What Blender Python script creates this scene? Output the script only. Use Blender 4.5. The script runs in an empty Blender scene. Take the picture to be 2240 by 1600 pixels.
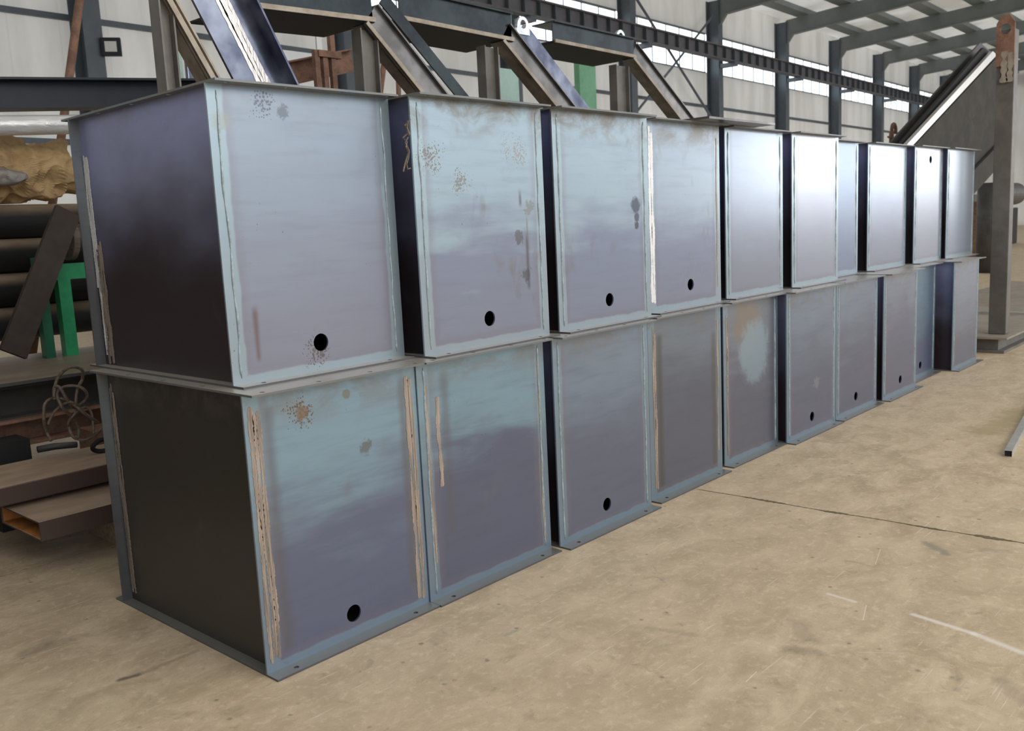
import bpy, bmesh, math, random
from mathutils import Vector, Matrix, noise
from mathutils.geometry import tessellate_polygon
R = math.radians
sc = bpy.context.scene
col = sc.collection

# ------------------------------------------------------------ camera, world, light, exposure
CX, CY, CZ = -1.67224, -2.77122, 1.55898
YAW, PIT, ROL, FPX = 0.7386976, 0.1506814, -0.0484060, 2009.754
_f = Vector((math.cos(YAW)*math.cos(PIT), math.sin(YAW)*math.cos(PIT), -math.sin(PIT)))
_r0 = _f.cross(Vector((0, 0, 1))).normalized(); _u0 = _r0.cross(_f)
_r = _r0*math.cos(ROL) + _u0*math.sin(ROL); _u = -_r0*math.sin(ROL) + _u0*math.cos(ROL)
CAM = Vector((CX, CY, CZ))
cd = bpy.data.cameras.new('camera'); cam = bpy.data.objects.new('camera', cd); col.objects.link(cam)
cam.matrix_world = Matrix(((_r.x, _u.x, -_f.x, CX), (_r.y, _u.y, -_f.y, CY), (_r.z, _u.z, -_f.z, CZ), (0, 0, 0, 1)))
cd.sensor_width = 36.0; cd.lens = FPX/2240*36; cd.clip_end = 300
cd.dof.use_dof = True; cd.dof.focus_distance = 4.2; cd.dof.aperture_fstop = 5.0
sc.camera = cam

sc.view_settings.view_transform = 'Standard'; sc.view_settings.look = 'None'
sc.view_settings.gamma = 1; sc.view_settings.use_curve_mapping = False
sc.view_settings.exposure = 0.0

w = bpy.data.worlds.new('world'); sc.world = w; w.use_nodes = True
wn = w.node_tree.nodes; wl = w.node_tree.links; wn.clear()
tc = wn.new('ShaderNodeTexCoord'); sx = wn.new('ShaderNodeSeparateXYZ'); rp = wn.new('ShaderNodeValToRGB')
mr = wn.new('ShaderNodeMapRange'); mr.inputs[1].default_value = -0.2; mr.inputs[2].default_value = 0.6
bg = wn.new('ShaderNodeBackground'); ow = wn.new('ShaderNodeOutputWorld')
rp.color_ramp.elements[0].color = (.20, .19, .17, 1); rp.color_ramp.elements[0].position = .18
rp.color_ramp.elements[1].color = (.92, .96, 1, 1); rp.color_ramp.elements[1].position = .35
e = rp.color_ramp.elements.new(.27); e.color = (.42, .44, .47, 1)
wl.new(tc.outputs['Generated'], sx.inputs[0]); wl.new(sx.outputs[2], mr.inputs[0]); wl.new(mr.outputs[0], rp.inputs[0])
my = wn.new('ShaderNodeMapRange'); my.interpolation_type = 'SMOOTHSTEP'; my.inputs[1].default_value = .0; my.inputs[2].default_value = .8
my.inputs[3].default_value = 1.45; my.inputs[4].default_value = 3.6; wl.new(sx.outputs[1], my.inputs[0]); wl.new(my.outputs[0], bg.inputs[1])
wl.new(rp.outputs[0], bg.inputs[0]); wl.new(bg.outputs[0], ow.inputs[0])

def area(name, loc, rot, sx_, sy_, power, colr=(1, 1, 1)):
    l = bpy.data.lights.new(name, 'AREA'); l.shape = 'RECTANGLE'; l.size = sx_; l.size_y = sy_
    l.energy = power; l.color = colr
    o = bpy.data.objects.new(name, l); col.objects.link(o); o.location = loc; o.rotation_euler = rot
    return o
# daylight of the open side bay beyond the row (its strip windows run along the hall)
area('window_daylight', (29, -11, 3.4), (R(90), 0, 0), 7, 3.2, 420, (1, .98, .97))
area('window_daylight', (41.8, -11, 3.4), (R(90), 0, 0), 9.5, 3.2, 560, (1, .98, .97))
area('side_fill', (1.5, -8, 5.5), (R(62), 0, 0), 9, 3.0, 230, (1, .90, .80))  # added fill lamp on the open side, no door stands there

area('overhead_fill', (6, -4.2, 8.6), (0, 0, 0), 26, 3.5, 310, (1, .97, .92))  # added lamp under the roof, for shade below the case flanges

# ------------------------------------------------------------ pixel -> point at a chosen real plane
def ray(px, py): return (_r*((px-1120)/FPX) + _u*(-(py-800)/FPX) + _f)
def at_y(px, py, y): d = ray(px, py); return CAM + d*((y-CY)/d.y)
def at_z(px, py, z): d = ray(px, py); return CAM + d*((z-CZ)/d.z)
def at_x(px, py, x): d = ray(px, py); return CAM + d*((x-CX)/d.x)

# ------------------------------------------------------------ object helpers
def tag(o, label=None, cat=None, group=None, kind=None):
    if label: o['label'] = label
    if cat: o['category'] = cat
    if group: o['group'] = group
    if kind: o['kind'] = kind
    return o
def empty(name, loc=(0, 0, 0), rz=0.0):
    o = bpy.data.objects.new(name, None); col.objects.link(o); o.location = loc; o.rotation_euler = (0, 0, rz)
    o.empty_display_size = .1
    return o
class MB:
    def __init__(s): s.v = []; s.f = []
    def add(s, vs, fs):
        n = len(s.v); s.v += [tuple(v) for v in vs]; s.f += [tuple(n+i for i in f) for f in fs]; return s
    def box(s, x0, x1, y0, y1, z0, z1):
        return s.add([(x0,y0,z0),(x1,y0,z0),(x1,y1,z0),(x0,y1,z0),(x0,y0,z1),(x1,y0,z1),(x1,y1,z1),(x0,y1,z1)],
                     [(0,3,2,1),(4,5,6,7),(0,1,5,4),(1,2,6,5),(2,3,7,6),(3,0,4,7)])
    def prism(s, poly, axis_vec):          # poly: list of 3D points (planar), swept along axis_vec
        n = len(poly); a = Vector(axis_vec)
        vs = [Vector(p) for p in poly] + [Vector(p)+a for p in poly]
        tri = tessellate_polygon([[Vector(p) for p in poly]])
        fs = [t for t in tri] + [tuple(n+i for i in reversed(t)) for t in tri]
        fs += [(i, (i+1) % n, n+(i+1) % n, n+i) for i in range(n)]
        return s.add(vs, fs)
    def sweep(s, prof, p0, p1, up=(0, 0, 1)):     # 2D profile (side, up) swept from p0 to p1
        p0 = Vector(p0); p1 = Vector(p1); d = (p1-p0).normalized(); u = Vector(up); sd = d.cross(u).normalized(); u = sd.cross(d)
        return s.prism([p0 + sd*a + u*b for a, b in prof], p1-p0)
    def tube(s, pts, r, n=8, cap=True):
        pts = [Vector(p) for p in pts]; m = len(pts); rr = r if isinstance(r, (list, tuple)) else [r]*m
        vs = []; ref = None
        for i, p in enumerate(pts):
            d = (pts[min(i+1, m-1)] - pts[max(i-1, 0)]).normalized()
            if ref is None: ref = Vector((0, 0, 1)) if abs(d.z) < .9 else Vector((1, 0, 0))
            a = (ref - d*ref.dot(d)).normalized(); ref = a; b = d.cross(a)
            for k in range(n):
                t = 2*math.pi*k/n; vs.append(p + (a*math.cos(t)+b*math.sin(t))*rr[i])
        fs = [(i*n+k, i*n+(k+1) % n, (i+1)*n+(k+1) % n, (i+1)*n+k) for i in range(m-1) for k in range(n)]
        if cap: fs += [tuple(range(n-1, -1, -1)), tuple((m-1)*n+k for k in range(n))]
        return s.add(vs, fs)
    def plate(s, outline, holes, t, fn, seg=24):  # 2D outline + circular holes, thickness t, fn(u,v,w)->xyz
        loops = [[Vector((a, b, 0)) for a, b in outline]]
        for cx_, cy_, r_ in holes:
            loops.append([Vector((cx_+r_*math.cos(-2*math.pi*k/seg), cy_+r_*math.sin(-2*math.pi*k/seg), 0)) for k in range(seg)])
        flat = [p for l in loops for p in l]; N = len(flat); tri = tessellate_polygon(loops)
        vs = [fn(p.x, p.y, 0) for p in flat] + [fn(p.x, p.y, t) for p in flat]
        fs = [tuple(t_) for t_ in tri] + [tuple(N+i for i in reversed(t_)) for t_ in tri]
        k0 = 0
        for l in loops:
            m = len(l); fs += [(k0+i, k0+(i+1) % m, N+k0+(i+1) % m, N+k0+i) for i in range(m)]; k0 += m
        return s.add(vs, fs)
    def build(s, name, mat, parent=None, smooth=False, bevel=0):
        me = bpy.data.meshes.new(name); me.from_pydata(s.v, [], s.f); me.update()
        bm = bmesh.new(); bm.from_mesh(me); bmesh.ops.recalc_face_normals(bm, faces=bm.faces)
        if bevel:
            es = [e for e in bm.edges if len(e.link_faces) == 2 and e.calc_face_angle(0) > 1.0]
            bmesh.ops.bevel(bm, geom=es, offset=bevel, segments=2, affect='EDGES', profile=.5)
        if smooth:
            for f in bm.faces: f.smooth = True
        bm.to_mesh(me); bm.free()
        o = bpy.data.objects.new(name, me); col.objects.link(o)
        me.materials.append(mat)
        if parent: o.parent = parent
        return o
def hprof(h, b, tw=.012, tf=.016):         # H section: height h (up), width b (side)
    H = h/2; B = b/2; w_ = tw/2
    return [(-B,-H),(B,-H),(B,-H+tf),(w_,-H+tf),(w_,H-tf),(B,H-tf),(B,H),(-B,H),(-B,H-tf),(-w_,H-tf),(-w_,-H+tf),(-B,-H+tf)]

# ------------------------------------------------------------ materials
class NT:
    def __init__(s, name):
        s.m = bpy.data.materials.new(name); s.m.use_nodes = True; s.t = s.m.node_tree; s.t.nodes.clear()
        s.out = s.n('ShaderNodeOutputMaterial'); s.b = s.n('ShaderNodeBsdfPrincipled'); s.l(s.b.outputs[0], s.out.inputs[0])
    def n(s, k): return s.t.nodes.new(k)
    def l(s, a, b): s.t.links.new(a, b)
    def coord(s, kind='Object'): return s.n('ShaderNodeTexCoord').outputs[kind]
    def setin(s, sock, v):
        if hasattr(v, 'is_output') or hasattr(v, 'node'): s.l(v, sock)
        else: sock.default_value = v
    def math(s, op, a, b=0.0, c=0.0, clamp=False):
        k = s.n('ShaderNodeMath'); k.operation = op; k.use_clamp = clamp
        s.setin(k.inputs[0], a); s.setin(k.inputs[1], b); s.setin(k.inputs[2], c); return k.outputs[0]
    def mapping(s, vec, scale=(1, 1, 1), loc=(0, 0, 0), rot=(0, 0, 0)):
        k = s.n('ShaderNodeMapping'); s.l(vec, k.inputs[0]); k.inputs[1].default_value = loc; k.inputs[2].default_value = rot; k.inputs[3].default_value = scale
        return k.outputs[0]
    def noise(s, vec, scale=5, detail=3, rough=.55, dist=0):
        k = s.n('ShaderNodeTexNoise'); s.l(vec, k.inputs['Vector']); k.inputs['Scale'].default_value = scale
        k.inputs['Detail'].default_value = detail; k.inputs['Roughness'].default_value = rough; k.inputs['Distortion'].default_value = dist
        return k.outputs['Fac']
    def sstep(s, v, a, b):
        k = s.n('ShaderNodeMapRange'); k.interpolation_type = 'SMOOTHSTEP'; s.l(v, k.inputs[0])
        s.setin(k.inputs[1], a); s.setin(k.inputs[2], b); return k.outputs[0]
    def mix(s, fac, a, b, mode='MIX'):
        k = s.n('ShaderNodeMix'); k.data_type = 'RGBA'; k.blend_type = mode
        s.setin(k.inputs[0], fac)
        for so, v in ((k.inputs[6], a), (k.inputs[7], b)):
            if hasattr(v, 'is_output') or hasattr(v, 'node'): s.l(v, so)
            else: so.default_value = (*v, 1) if len(v) == 3 else v
        return k.outputs[2]
    def xyz(s, vec):
        k = s.n('ShaderNodeSeparateXYZ'); s.l(vec, k.inputs[0]); return k.outputs
    def bump(s, h, strength=.2, dist=.01):
        k = s.n('ShaderNodeBump'); s.l(h, k.inputs['Height']); k.inputs['Strength'].default_value = strength; k.inputs['Distance'].default_value = dist
        s.l(k.outputs[0], s.b.inputs['Normal'])
    def fin(s, colr, rough=.5, metal=0.0, spec=.5):
        s.setin(s.b.inputs['Base Color'], colr if not isinstance(colr, tuple) else (*colr[:3], 1))
        s.setin(s.b.inputs['Roughness'], rough); s.setin(s.b.inputs['Metallic'], metal)
        s.b.inputs['Specular IOR Level'].default_value = spec
        return s.m

def simple(name, c, rough=.6, metal=0.0, var=.25, scale=6, stretch=(1, 1, 1), bump=0, c2=None):
    m = NT(name); co = m.mapping(m.coord(), stretch)
    n1 = m.noise(co, scale, 4); n2 = m.noise(co, scale*5, 3)
    f = m.math('ADD', m.math('MULTIPLY', n1, .7), m.math('MULTIPLY', n2, .3))
    f = m.sstep(f, .35, .65)
    c2 = c2 or tuple(x*(1-var) for x in c)
    out = m.mix(f, c2, c)
    if bump: m.bump(f, bump, .01)
    return m.fin(out, rough, metal)

def mill(name, seed, W=.8, H=1.05, blue=(.38, .50, .57), purple=(.27, .275, .33), zs=.55, soft=.25, tint=(.42, .56, .62),
         grime=.15, rough=.34, metal=.62, dirt=(.24, .22, .19), edge=True, patch=None, bands=None, streak=1.0, ts=.55, dust=None):
    m = NT(name); co = m.coord(); X = m.xyz(co)
    off = (seed*3.7, seed*1.3, seed*2.1)
    st = m.mapping(co, (.9, .9, 5.5), off); n1 = m.noise(st, 1.6, 5, .6, .3)
    cl = m.mapping(co, (1, 1, 1.6), off); n2 = m.noise(cl, 2.2, 3, .5)
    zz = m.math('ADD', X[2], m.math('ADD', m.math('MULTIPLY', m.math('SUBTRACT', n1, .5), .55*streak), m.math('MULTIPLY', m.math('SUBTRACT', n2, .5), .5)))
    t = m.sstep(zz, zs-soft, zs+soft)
    c = m.mix(t, purple, blue)  # purple below, blue above: scale tone with part of the reflection painted in
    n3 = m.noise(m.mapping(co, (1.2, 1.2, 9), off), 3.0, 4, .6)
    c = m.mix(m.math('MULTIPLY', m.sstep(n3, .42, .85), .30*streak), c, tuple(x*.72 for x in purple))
    # weld heat tint along the welded edges
    if edge:
        wob = m.math('MULTIPLY', m.math('SUBTRACT', m.noise(m.mapping(co, (3, 3, 3), off), 3, 2), .5), .022)
        d = m.math('MINIMUM', m.math('MINIMUM', X[0], m.math('SUBTRACT', W, X[0])), m.math('ADD', X[2], .022))
        d = m.math('ADD', d, wob)
        ef = m.math('SUBTRACT', 1.0, m.sstep(d, .058, .068))
        c = m.mix(m.math('MULTIPLY', ef, ts), c, tint)
        ring = m.math('MULTIPLY', m.sstep(d, .056, .066), m.math('SUBTRACT', 1.0, m.sstep(d, .066, .11)))
        c = m.mix(m.math('MULTIPLY', ring, .3), c, (.27, .23, .27))
    # handling grime: faint smudges near the top and scattered specks
    g = m.math('MULTIPLY', m.sstep(X[2], H-.22, H), m.sstep(m.noise(cl, 5, 5, .65, .5), .38, .66))
    c = m.mix(m.math('MULTIPLY', g, min(1, grime*4)), c, dirt)
    sm = m.sstep(m.noise(m.mapping(co, (1.6, 1.6, 1), off), 4.5, 3, .6, .2), .60, .80)
    c = m.mix(m.math('MULTIPLY', sm, grime*2), c, dirt)
    sp = m.sstep(m.noise(co, 95, 1, .4), .74, .78)
    cl2 = m.sstep(m.noise(m.mapping(co, (1, 1, 1), off), 3.3, 2), .52, .66)
    if grime > 0: c = m.mix(m.math('MULTIPLY', m.math('MULTIPLY', sp, cl2), .7 if W < .79 or seed < 24 else .25), c, (.07, .06, .05))
    if patch:    # (x, z, radius, colour, strength, breakup)
        for (px_, pz_, pr_, pc_, ps_, pb_) in patch:
            dx = m.math('SUBTRACT', X[0], px_); dz = m.math('SUBTRACT', X[2], pz_)
            dd = m.math('SQRT', m.math('ADD', m.math('MULTIPLY', dx, dx), m.math('MULTIPLY', dz, dz)))
            nn = m.math('MULTIPLY', m.math('SUBTRACT', m.noise(co, 9 if pr_ > .06 else 24, 5, .75, .8), .5), pr_*pb_*(1 if pr_ > .06 else 1.8))
            pf = m.math('SUBTRACT', 1.0, m.sstep(m.math('ADD', dd, nn), pr_*.6, pr_))
            if pb_ < 0:
                core = m.math('SUBTRACT', 1.0, m.sstep(m.math('ADD', dd, m.math('MULTIPLY', m.math('SUBTRACT', m.noise(co, 14, 3), .5), pr_*1.6)), pr_*.05, pr_))
                vv = m.n('ShaderNodeTexVoronoi'); m.l(co, vv.inputs['Vector']); vv.inputs['Scale'].default_value = 105
                pf = m.math('SUBTRACT', 1.0, m.sstep(vv.outputs['Distance'], m.math('MULTIPLY', core, .45), m.math('ADD', m.math('MULTIPLY', core, .62), .02)))
                pf = m.math('MULTIPLY', pf, m.sstep(core, .05, .2))
            c = m.mix(m.math('MULTIPLY', pf, ps_), c, pc_)
    for (bx_, bw_, bz0, bz1, bc_, bs_) in (bands or []):
        db = m.math('ADD', m.math('ABSOLUTE', m.math('SUBTRACT', X[0], bx_)), m.math('MULTIPLY', m.math('SUBTRACT', m.noise(m.mapping(co, (1, 1, .6), off), 6, 3), .5), bw_))
        bf = m.math('SUBTRACT', 1.0, m.sstep(db, 0, bw_*1.2))
        bf = m.math('MULTIPLY', bf, m.math('MULTIPLY', m.sstep(X[2], bz0, bz0+.03), m.math('SUBTRACT', 1.0, m.sstep(X[2], bz1-.05, bz1))))
        c = m.mix(m.math('MULTIPLY', bf, bs_), c, bc_)
    if dust:      # dust lies on the faces that look up
        g_ = m.n('ShaderNodeNewGeometry'); nz = m.xyz(g_.outputs['Normal'])[2]
        c = m.mix(m.math('MULTIPLY', m.sstep(nz, .3, .9), .8), c, dust)
    ro = m.math('ADD', rough-.04, m.math('MULTIPLY', n2, .08)) if grime > 0 else rough
    return m.fin(c, ro, metal)

M = {}
M['flange'] = mill('mill_scale_flange', 3, edge=False, blue=(.20, .23, .25), purple=(.13, .135, .15), grime=.2, rough=.4, metal=.5, dust=(.60, .55, .47))
M['flange_low'] = mill('mill_scale_floor_flange', 4, edge=False, blue=(.20, .23, .25), purple=(.13, .135, .15), grime=.2, rough=.4, metal=.5, dust=(.30, .30, .27))
M['inner'] = mill('mill_scale_end_sheen', 9, edge=False, blue=(.36, .40, .68), purple=(.060, .048, .058), zs=.70, soft=.36, grime=.05, rough=.36, metal=.5, streak=.15)  # blue sheen high on the end plates is painted into their colour
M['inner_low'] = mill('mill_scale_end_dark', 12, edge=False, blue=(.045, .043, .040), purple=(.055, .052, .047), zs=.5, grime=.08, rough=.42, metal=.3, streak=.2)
M['bead'] = simple('weld_bead_steel', (.46, .56, .61), .3, .35, .35, 40)
M['ground'] = simple('ground_bare_steel', (.56, .47, .40), .40, .6, .35, 14, (9, 9, .35), .15, (.27, .235, .21))
M['ground_glare'] = simple('ground_glare_steel', (.97, .98, 1.0), .32, .25, .25, 22, (6, 6, .5), .2, (.86, .86, .88))  # bare ground steel with the window reflection painted in as white
M['ground_bright'] = simple('ground_bright_steel', (.92, .90, .88), .30, .75, .3, 18, (5, 5, .5), .2, (.62, .58, .55))
M['rust'] = simple('rusty_steel', (.33, .19, .13), .75, .1, .4, 9, (1, 1, 1), .2, (.20, .11, .08))
M['rust_orange'] = simple('orange_rust', (.62, .24, .06), .8, 0, .4, 9, (1, 1, 1), .2)
M['dusty'] = simple('dusty_brown_steel', (.22, .18, .145), .65, .15, .35, 5, (.5, 2, 2), .1)
def dusty_top(name, base, dust, rough=.6, lo=-.1, hi=.7):
    m = NT(name); co = m.coord(); g_ = m.n('ShaderNodeNewGeometry'); nz = m.xyz(g_.outputs['Normal'])[2]
    n = m.noise(m.mapping(co, (.6, 2, 2)), 4, 4); d = m.mix(m.sstep(n, .35, .65), tuple(x*.75 for x in dust), dust)
    return m.fin(m.mix(m.sstep(m.math('ADD', nz, m.math('MULTIPLY', m.math('SUBTRACT', n, .5), .3)), lo, hi), base, d), rough, .1)
M['dusty_pipe'] = dusty_top('dust_topped_pipe', (.010, .010, .012), (.34, .255, .175), .6, .15, .8)
M['dusty_beam'] = dusty_top('dust_topped_beam', (.085, .055, .048), (.50, .37, .27), .6, .2, .8)
M['bench'] = dusty_top('dust_topped_plate', (.10, .10, .10), (.34, .27, .205), .4, .2, .8)
M['dark_pipe'] = simple('dark_pipe_steel', (.10, .095, .09), .5, .3, .3, 4)
M['frame_dark'] = simple('frame_steel_dark', (.045, .06, .068), .30, .5, .4, 3, (1, 1, 1), .05, (.02, .026, .032))
M['frame_grey'] = simple('frame_steel_grey', (.30, .285, .28), .3, .65, .35, 2.2, (1, 1, 1), .04, (.14, .135, .13))
M['frame_blue'] = simple('frame_steel_blue', (.36, .385, .47), .20, .85, .5, 1.6, (1, 1, 1), .04, (.085, .095, .15))
M['girder'] = simple('girder_steel_dark', (.075, .068, .058), .85, 0, .35, 2.5, (1, 1, 1), .05, (.05, .047, .042))
M['post_brown'] = simple('post_steel_brown', (.22, .205, .185), .5, .3, .25, 2.5, (1, 1, 1), .05, (.15, .14, .125))
M['frame_tan'] = simple('frame_steel_tan', (.50, .44, .36), .5, .3, .3, 5, (1, 1, 1), .1, (.34, .28, .22))
M['navy'] = simple('navy_painted_steel', (.022, .027, .040), .5, .1, .3, 2)
M['column'] = simple('painted_column_grey', (.14, .17, .205), .5, 0, .2, 1.5)
M['rafter'] = simple('painted_rafter_grey', (.22, .25, .26), .55, 0, .15, 1.0)
M['crane'] = simple('crane_beam_paint', (.17, .17, .19), .55, 0, .2, 1.5)
M['crane_red'] = simple('crane_rail_red', (.30, .10, .09), .6, 0, .3, 3)
M['green'] = simple('green_paint', (.03, .36, .15), .5, 0, .25, 5)
M['green_pale'] = simple('pale_green_paint', (.22, .55, .32), .5, 0, .2, 3)
M['mint'] = simple('mint_paint', (.50, .72, .66), .5, 0, .15, 3)
M['white'] = simple('white_sheet', (.85, .87, .87), .5, 0, .06, 3)
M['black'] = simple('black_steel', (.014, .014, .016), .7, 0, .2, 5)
M['rope'] = simple('steel_wire_rope', (.24, .19, .15), .55, .3, .45, 60)
M['concrete_grey'] = simple('grey_steel_plate', (.30, .28, .25), .5, .2, .25, 3)
M['wood'] = simple('old_timber', (.42, .33, .23), .8, 0, .35, 8, (1, 6, 6))
M['chrome'] = simple('polished_steel', (.85, .87, .9), .2, .9, .3, 10)
M['galv'] = simple('galvanised_tube', (.58, .58, .55), .4, .5, .2, 8)

def wall_mat():
    m = NT('corrugated_wall_sheet'); co = m.coord(); X = m.xyz(co)
    a = m.math('FRACT', m.math('MULTIPLY', X[0], 1/0.9)); seam = m.math('SUBTRACT', 1.0, m.sstep(m.math('ABSOLUTE', m.math('SUBTRACT', a, .5)), .0, .03))
    n = m.noise(m.mapping(co, (1.3, 1, .25)), 1.2, 4)
    c = m.mix(m.sstep(n, .35, .65), (.80, .79, .77), (.90, .895, .88))
    c = m.mix(m.math('MULTIPLY', seam, .2), c, (.60, .59, .56))
    rib = m.math('SINE', m.math('MULTIPLY', X[0], 2*math.pi/.3)); m.bump(rib, .3, .02)
    tr = m.n('ShaderNodeBsdfTranslucent'); m.l(c, tr.inputs[0]); mx = m.n('ShaderNodeMixShader'); mx.inputs[0].default_value = .34
    m.fin(c, .6); m.l(m.b.outputs[0], mx.inputs[1]); m.l(tr.outputs[0], mx.inputs[2]); m.l(mx.outputs[0], m.out.inputs[0])
    return m.m
M['wall'] = wall_mat()

def roof_mat():
    m = NT('translucent_roof_sheet'); co = m.coord()
    n = m.noise(co, .35, 3)
    c = m.mix(m.sstep(n, .4, .62), (.66, .64, .60), (.80, .79, .77))
    tr = m.n('ShaderNodeBsdfTranslucent'); m.l(c, tr.inputs[0]); mx = m.n('ShaderNodeMixShader'); mx.inputs[0].default_value = .55
    m.fin(c, .6); m.l(m.b.outputs[0], mx.inputs[1]); m.l(tr.outputs[0], mx.inputs[2]); m.l(mx.outputs[0], m.out.inputs[0])
    return m.m
M['roof'] = roof_mat()

def glass_mat():
    m = NT('window_glazing'); tr = m.n('ShaderNodeBsdfTransparent'); tr.inputs[0].default_value = (.97, 1, 1, 1)
    gl = m.n('ShaderNodeBsdfGlossy'); gl.inputs['Roughness'].default_value = .05
    mx = m.n('ShaderNodeMixShader'); mx.inputs[0].default_value = .05
    m.l(tr.outputs[0], mx.inputs[1]); m.l(gl.outputs[0], mx.inputs[2]); m.l(mx.outputs[0], m.out.inputs[0]); return m.m
M['glass'] = glass_mat()

def floor_mat():
    m = NT('worn_concrete'); co = m.coord(); X = m.xyz(co)
    big = m.noise(co, .55, 4, .6); med = m.noise(m.mapping(co, (1, 1.6, 1), (3, 7, 0)), 3.4, 8, .74, .5)
    fine = m.noise(co, 26, 4, .65); grit = m.noise(co, 130, 2, .5)
    c = m.mix(m.sstep(med, .32, .68), (.445, .345, .225), (.68, .55, .385))
    c = m.mix(m.math('MULTIPLY', m.sstep(big, .35, .65), .4), c, (.60, .475, .325))
    c = m.mix(m.math('MULTIPLY', m.sstep(fine, .5, .72), .42), c, (.82, .70, .52))
    c = m.mix(m.math('MULTIPLY', m.sstep(m.noise(m.mapping(co, (1, 1, 1), (9, 2, 0)), 9, 5, .7, 1.0), .56, .72), .50), c, (.33, .26, .18))
    c = m.mix(m.math('MULTIPLY', m.sstep(grit, .62, .76), .5), c, (.22, .18, .13))
    # bluish oil stains
    st = m.sstep(m.noise(m.mapping(co, (1, 1, 1), (1, 5, 0)), 3.1, 4, .6, .4), .66, .74)
    c = m.mix(m.math('MULTIPLY', st, .55), c, (.25, .25, .21))
    # small dark specks and pale chips
    v = m.n('ShaderNodeTexVoronoi'); m.l(co, v.inputs['Vector']); v.inputs['Scale'].default_value = 8.5; v.inputs['Randomness'].default_value = 1
    sp = m.math('SUBTRACT', 1.0, m.sstep(m.math('ADD', v.outputs['Distance'], m.math('MULTIPLY', fine, .12)), .10, .17))
    c = m.mix(m.math('MULTIPLY', m.math('MULTIPLY', sp, m.sstep(med, .42, .52)), .6), c, (.15, .13, .11))
    # scratches in three directions
    for k, (rz, th) in enumerate(((.35, .735), (-.7, .745), (1.4, .75))):
        s1 = m.noise(m.mapping(co, (1.6, 34, 1), (k*5.3, k*2.1, 0), (0, 0, rz)), 2.0, 2, .5)
        gate = m.sstep(m.noise(m.mapping(co, (1, 1, 1), (k*4, 3, 0)), 1.7, 2), .48, .6)
        c = m.mix(m.math('MULTIPLY', m.math('MULTIPLY', m.sstep(s1, th-.08, th-.01), gate), .5), c, (.80, .74, .62))
    # chalk strokes: distance to segments on the slab
    for (ax, ay, bx, by, wd, s_, fc_) in FLOOR_LINES:
        ux, uy = bx-ax, by-ay; L2 = ux*ux+uy*uy
        dx = m.math('SUBTRACT', X[0], ax); dy = m.math('SUBTRACT', X[1], ay)
        tt = m.math('DIVIDE', m.math('ADD', m.math('MULTIPLY', dx, ux), m.math('MULTIPLY', dy, uy)), L2, clamp=True)
        ex = m.math('SUBTRACT', dx, m.math('MULTIPLY', tt, ux)); ey = m.math('SUBTRACT', dy, m.math('MULTIPLY', tt, uy))
        dd = m.math('SQRT', m.math('ADD', m.math('MULTIPLY', ex, ex), m.math('MULTIPLY', ey, ey)))
        src = fine if wd < .05 else m.noise(co, 7, 5, .65, .8)
        ff = m.math('SUBTRACT', 1.0, m.sstep(m.math('ADD', dd, m.math('MULTIPLY', m.math('SUBTRACT', src, .5), wd*(.8 if wd < .05 else 2.4))), wd*.1, wd))
        c = m.mix(m.math('MULTIPLY', ff, s_), c, fc_)
    m.bump(m.math('ADD', med, m.math('MULTIPLY', fine, .4)), .12, .01)
    ro = m.math('ADD', .48, m.math('MULTIPLY', med, .25))
    return m.fin(c, ro, 0, .35)
def seg(p, q, wd, s_, c_=(.88, .85, .79)):
    a = at_z(*p, 0); b = at_z(*q, 0); return (a.x, a.y, b.x, b.y, wd, s_, c_)
FLOOR_LINES = [seg((1998, 1345), (2130, 1387), .022, .65), seg((2130, 1387), (2245, 1432), .026, .6), seg((1812, 1300), (1870, 1317), .016, .5),
               seg((2150, 945), (2235, 900), .16, .75, (.40, .32, .17)), seg((2025, 1188), (2070, 1212), .04, .7, (.26, .26, .21)),
               seg((262, 1488), (300, 1478), .022, .85, (.12, .12, .10)), seg((300, 1478), (430, 1425), .02, .35, (.22, .18, .13)),
               seg((1735, 1420), (1790, 1430), .05, .5, (.26, .21, .15)), seg((1740, 1360), (1770, 1400), .05, .35, (.30, .24, .18)),
               seg((60, 1430), (150, 1400), .06, .45, (.24, .20, .14)), seg((1420, 1375), (1520, 1390), .03, .3, (.3, .24, .17)),
               seg((2190, 1490), (2240, 1540), .05, .35, (.3, .25, .2)),
               seg((1888, 1357), (1895, 1325), .003, .6), seg((1926, 1202), (1915, 1235), .003, .5), seg((1632, 1492), (1655, 1470), .003, .6),
               seg((1876, 1427), (1975, 1430), .002, .5), seg((2040, 1096), (2053, 1083), .002, .5)]
M['floor'] = floor_mat()
M['joint'] = simple('dirt_filled_joint', (.17, .145, .10), .95, 0, .5, 22, (1, 1, 1), 0, (.13, .125, .045))

# ------------------------------------------------------------ the hall (its axis is turned 2 degrees from the row)
WA = R(2); WY = 14.2
def hall(o): o.location = (0, WY, 0); o.rotation_euler = (0, 0, WA); return o
def struct(o): o['kind'] = 'structure'; return o
def HP(s, off, z):         # hall coordinates -> world
    return Vector((s*math.cos(WA) - off*math.sin(WA), WY + s*math.sin(WA) + off*math.cos(WA), z))

f = MB().box(-14, 72, -16, 20, -.3, 0).build('floor', M['floor']); struct(f)
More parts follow.
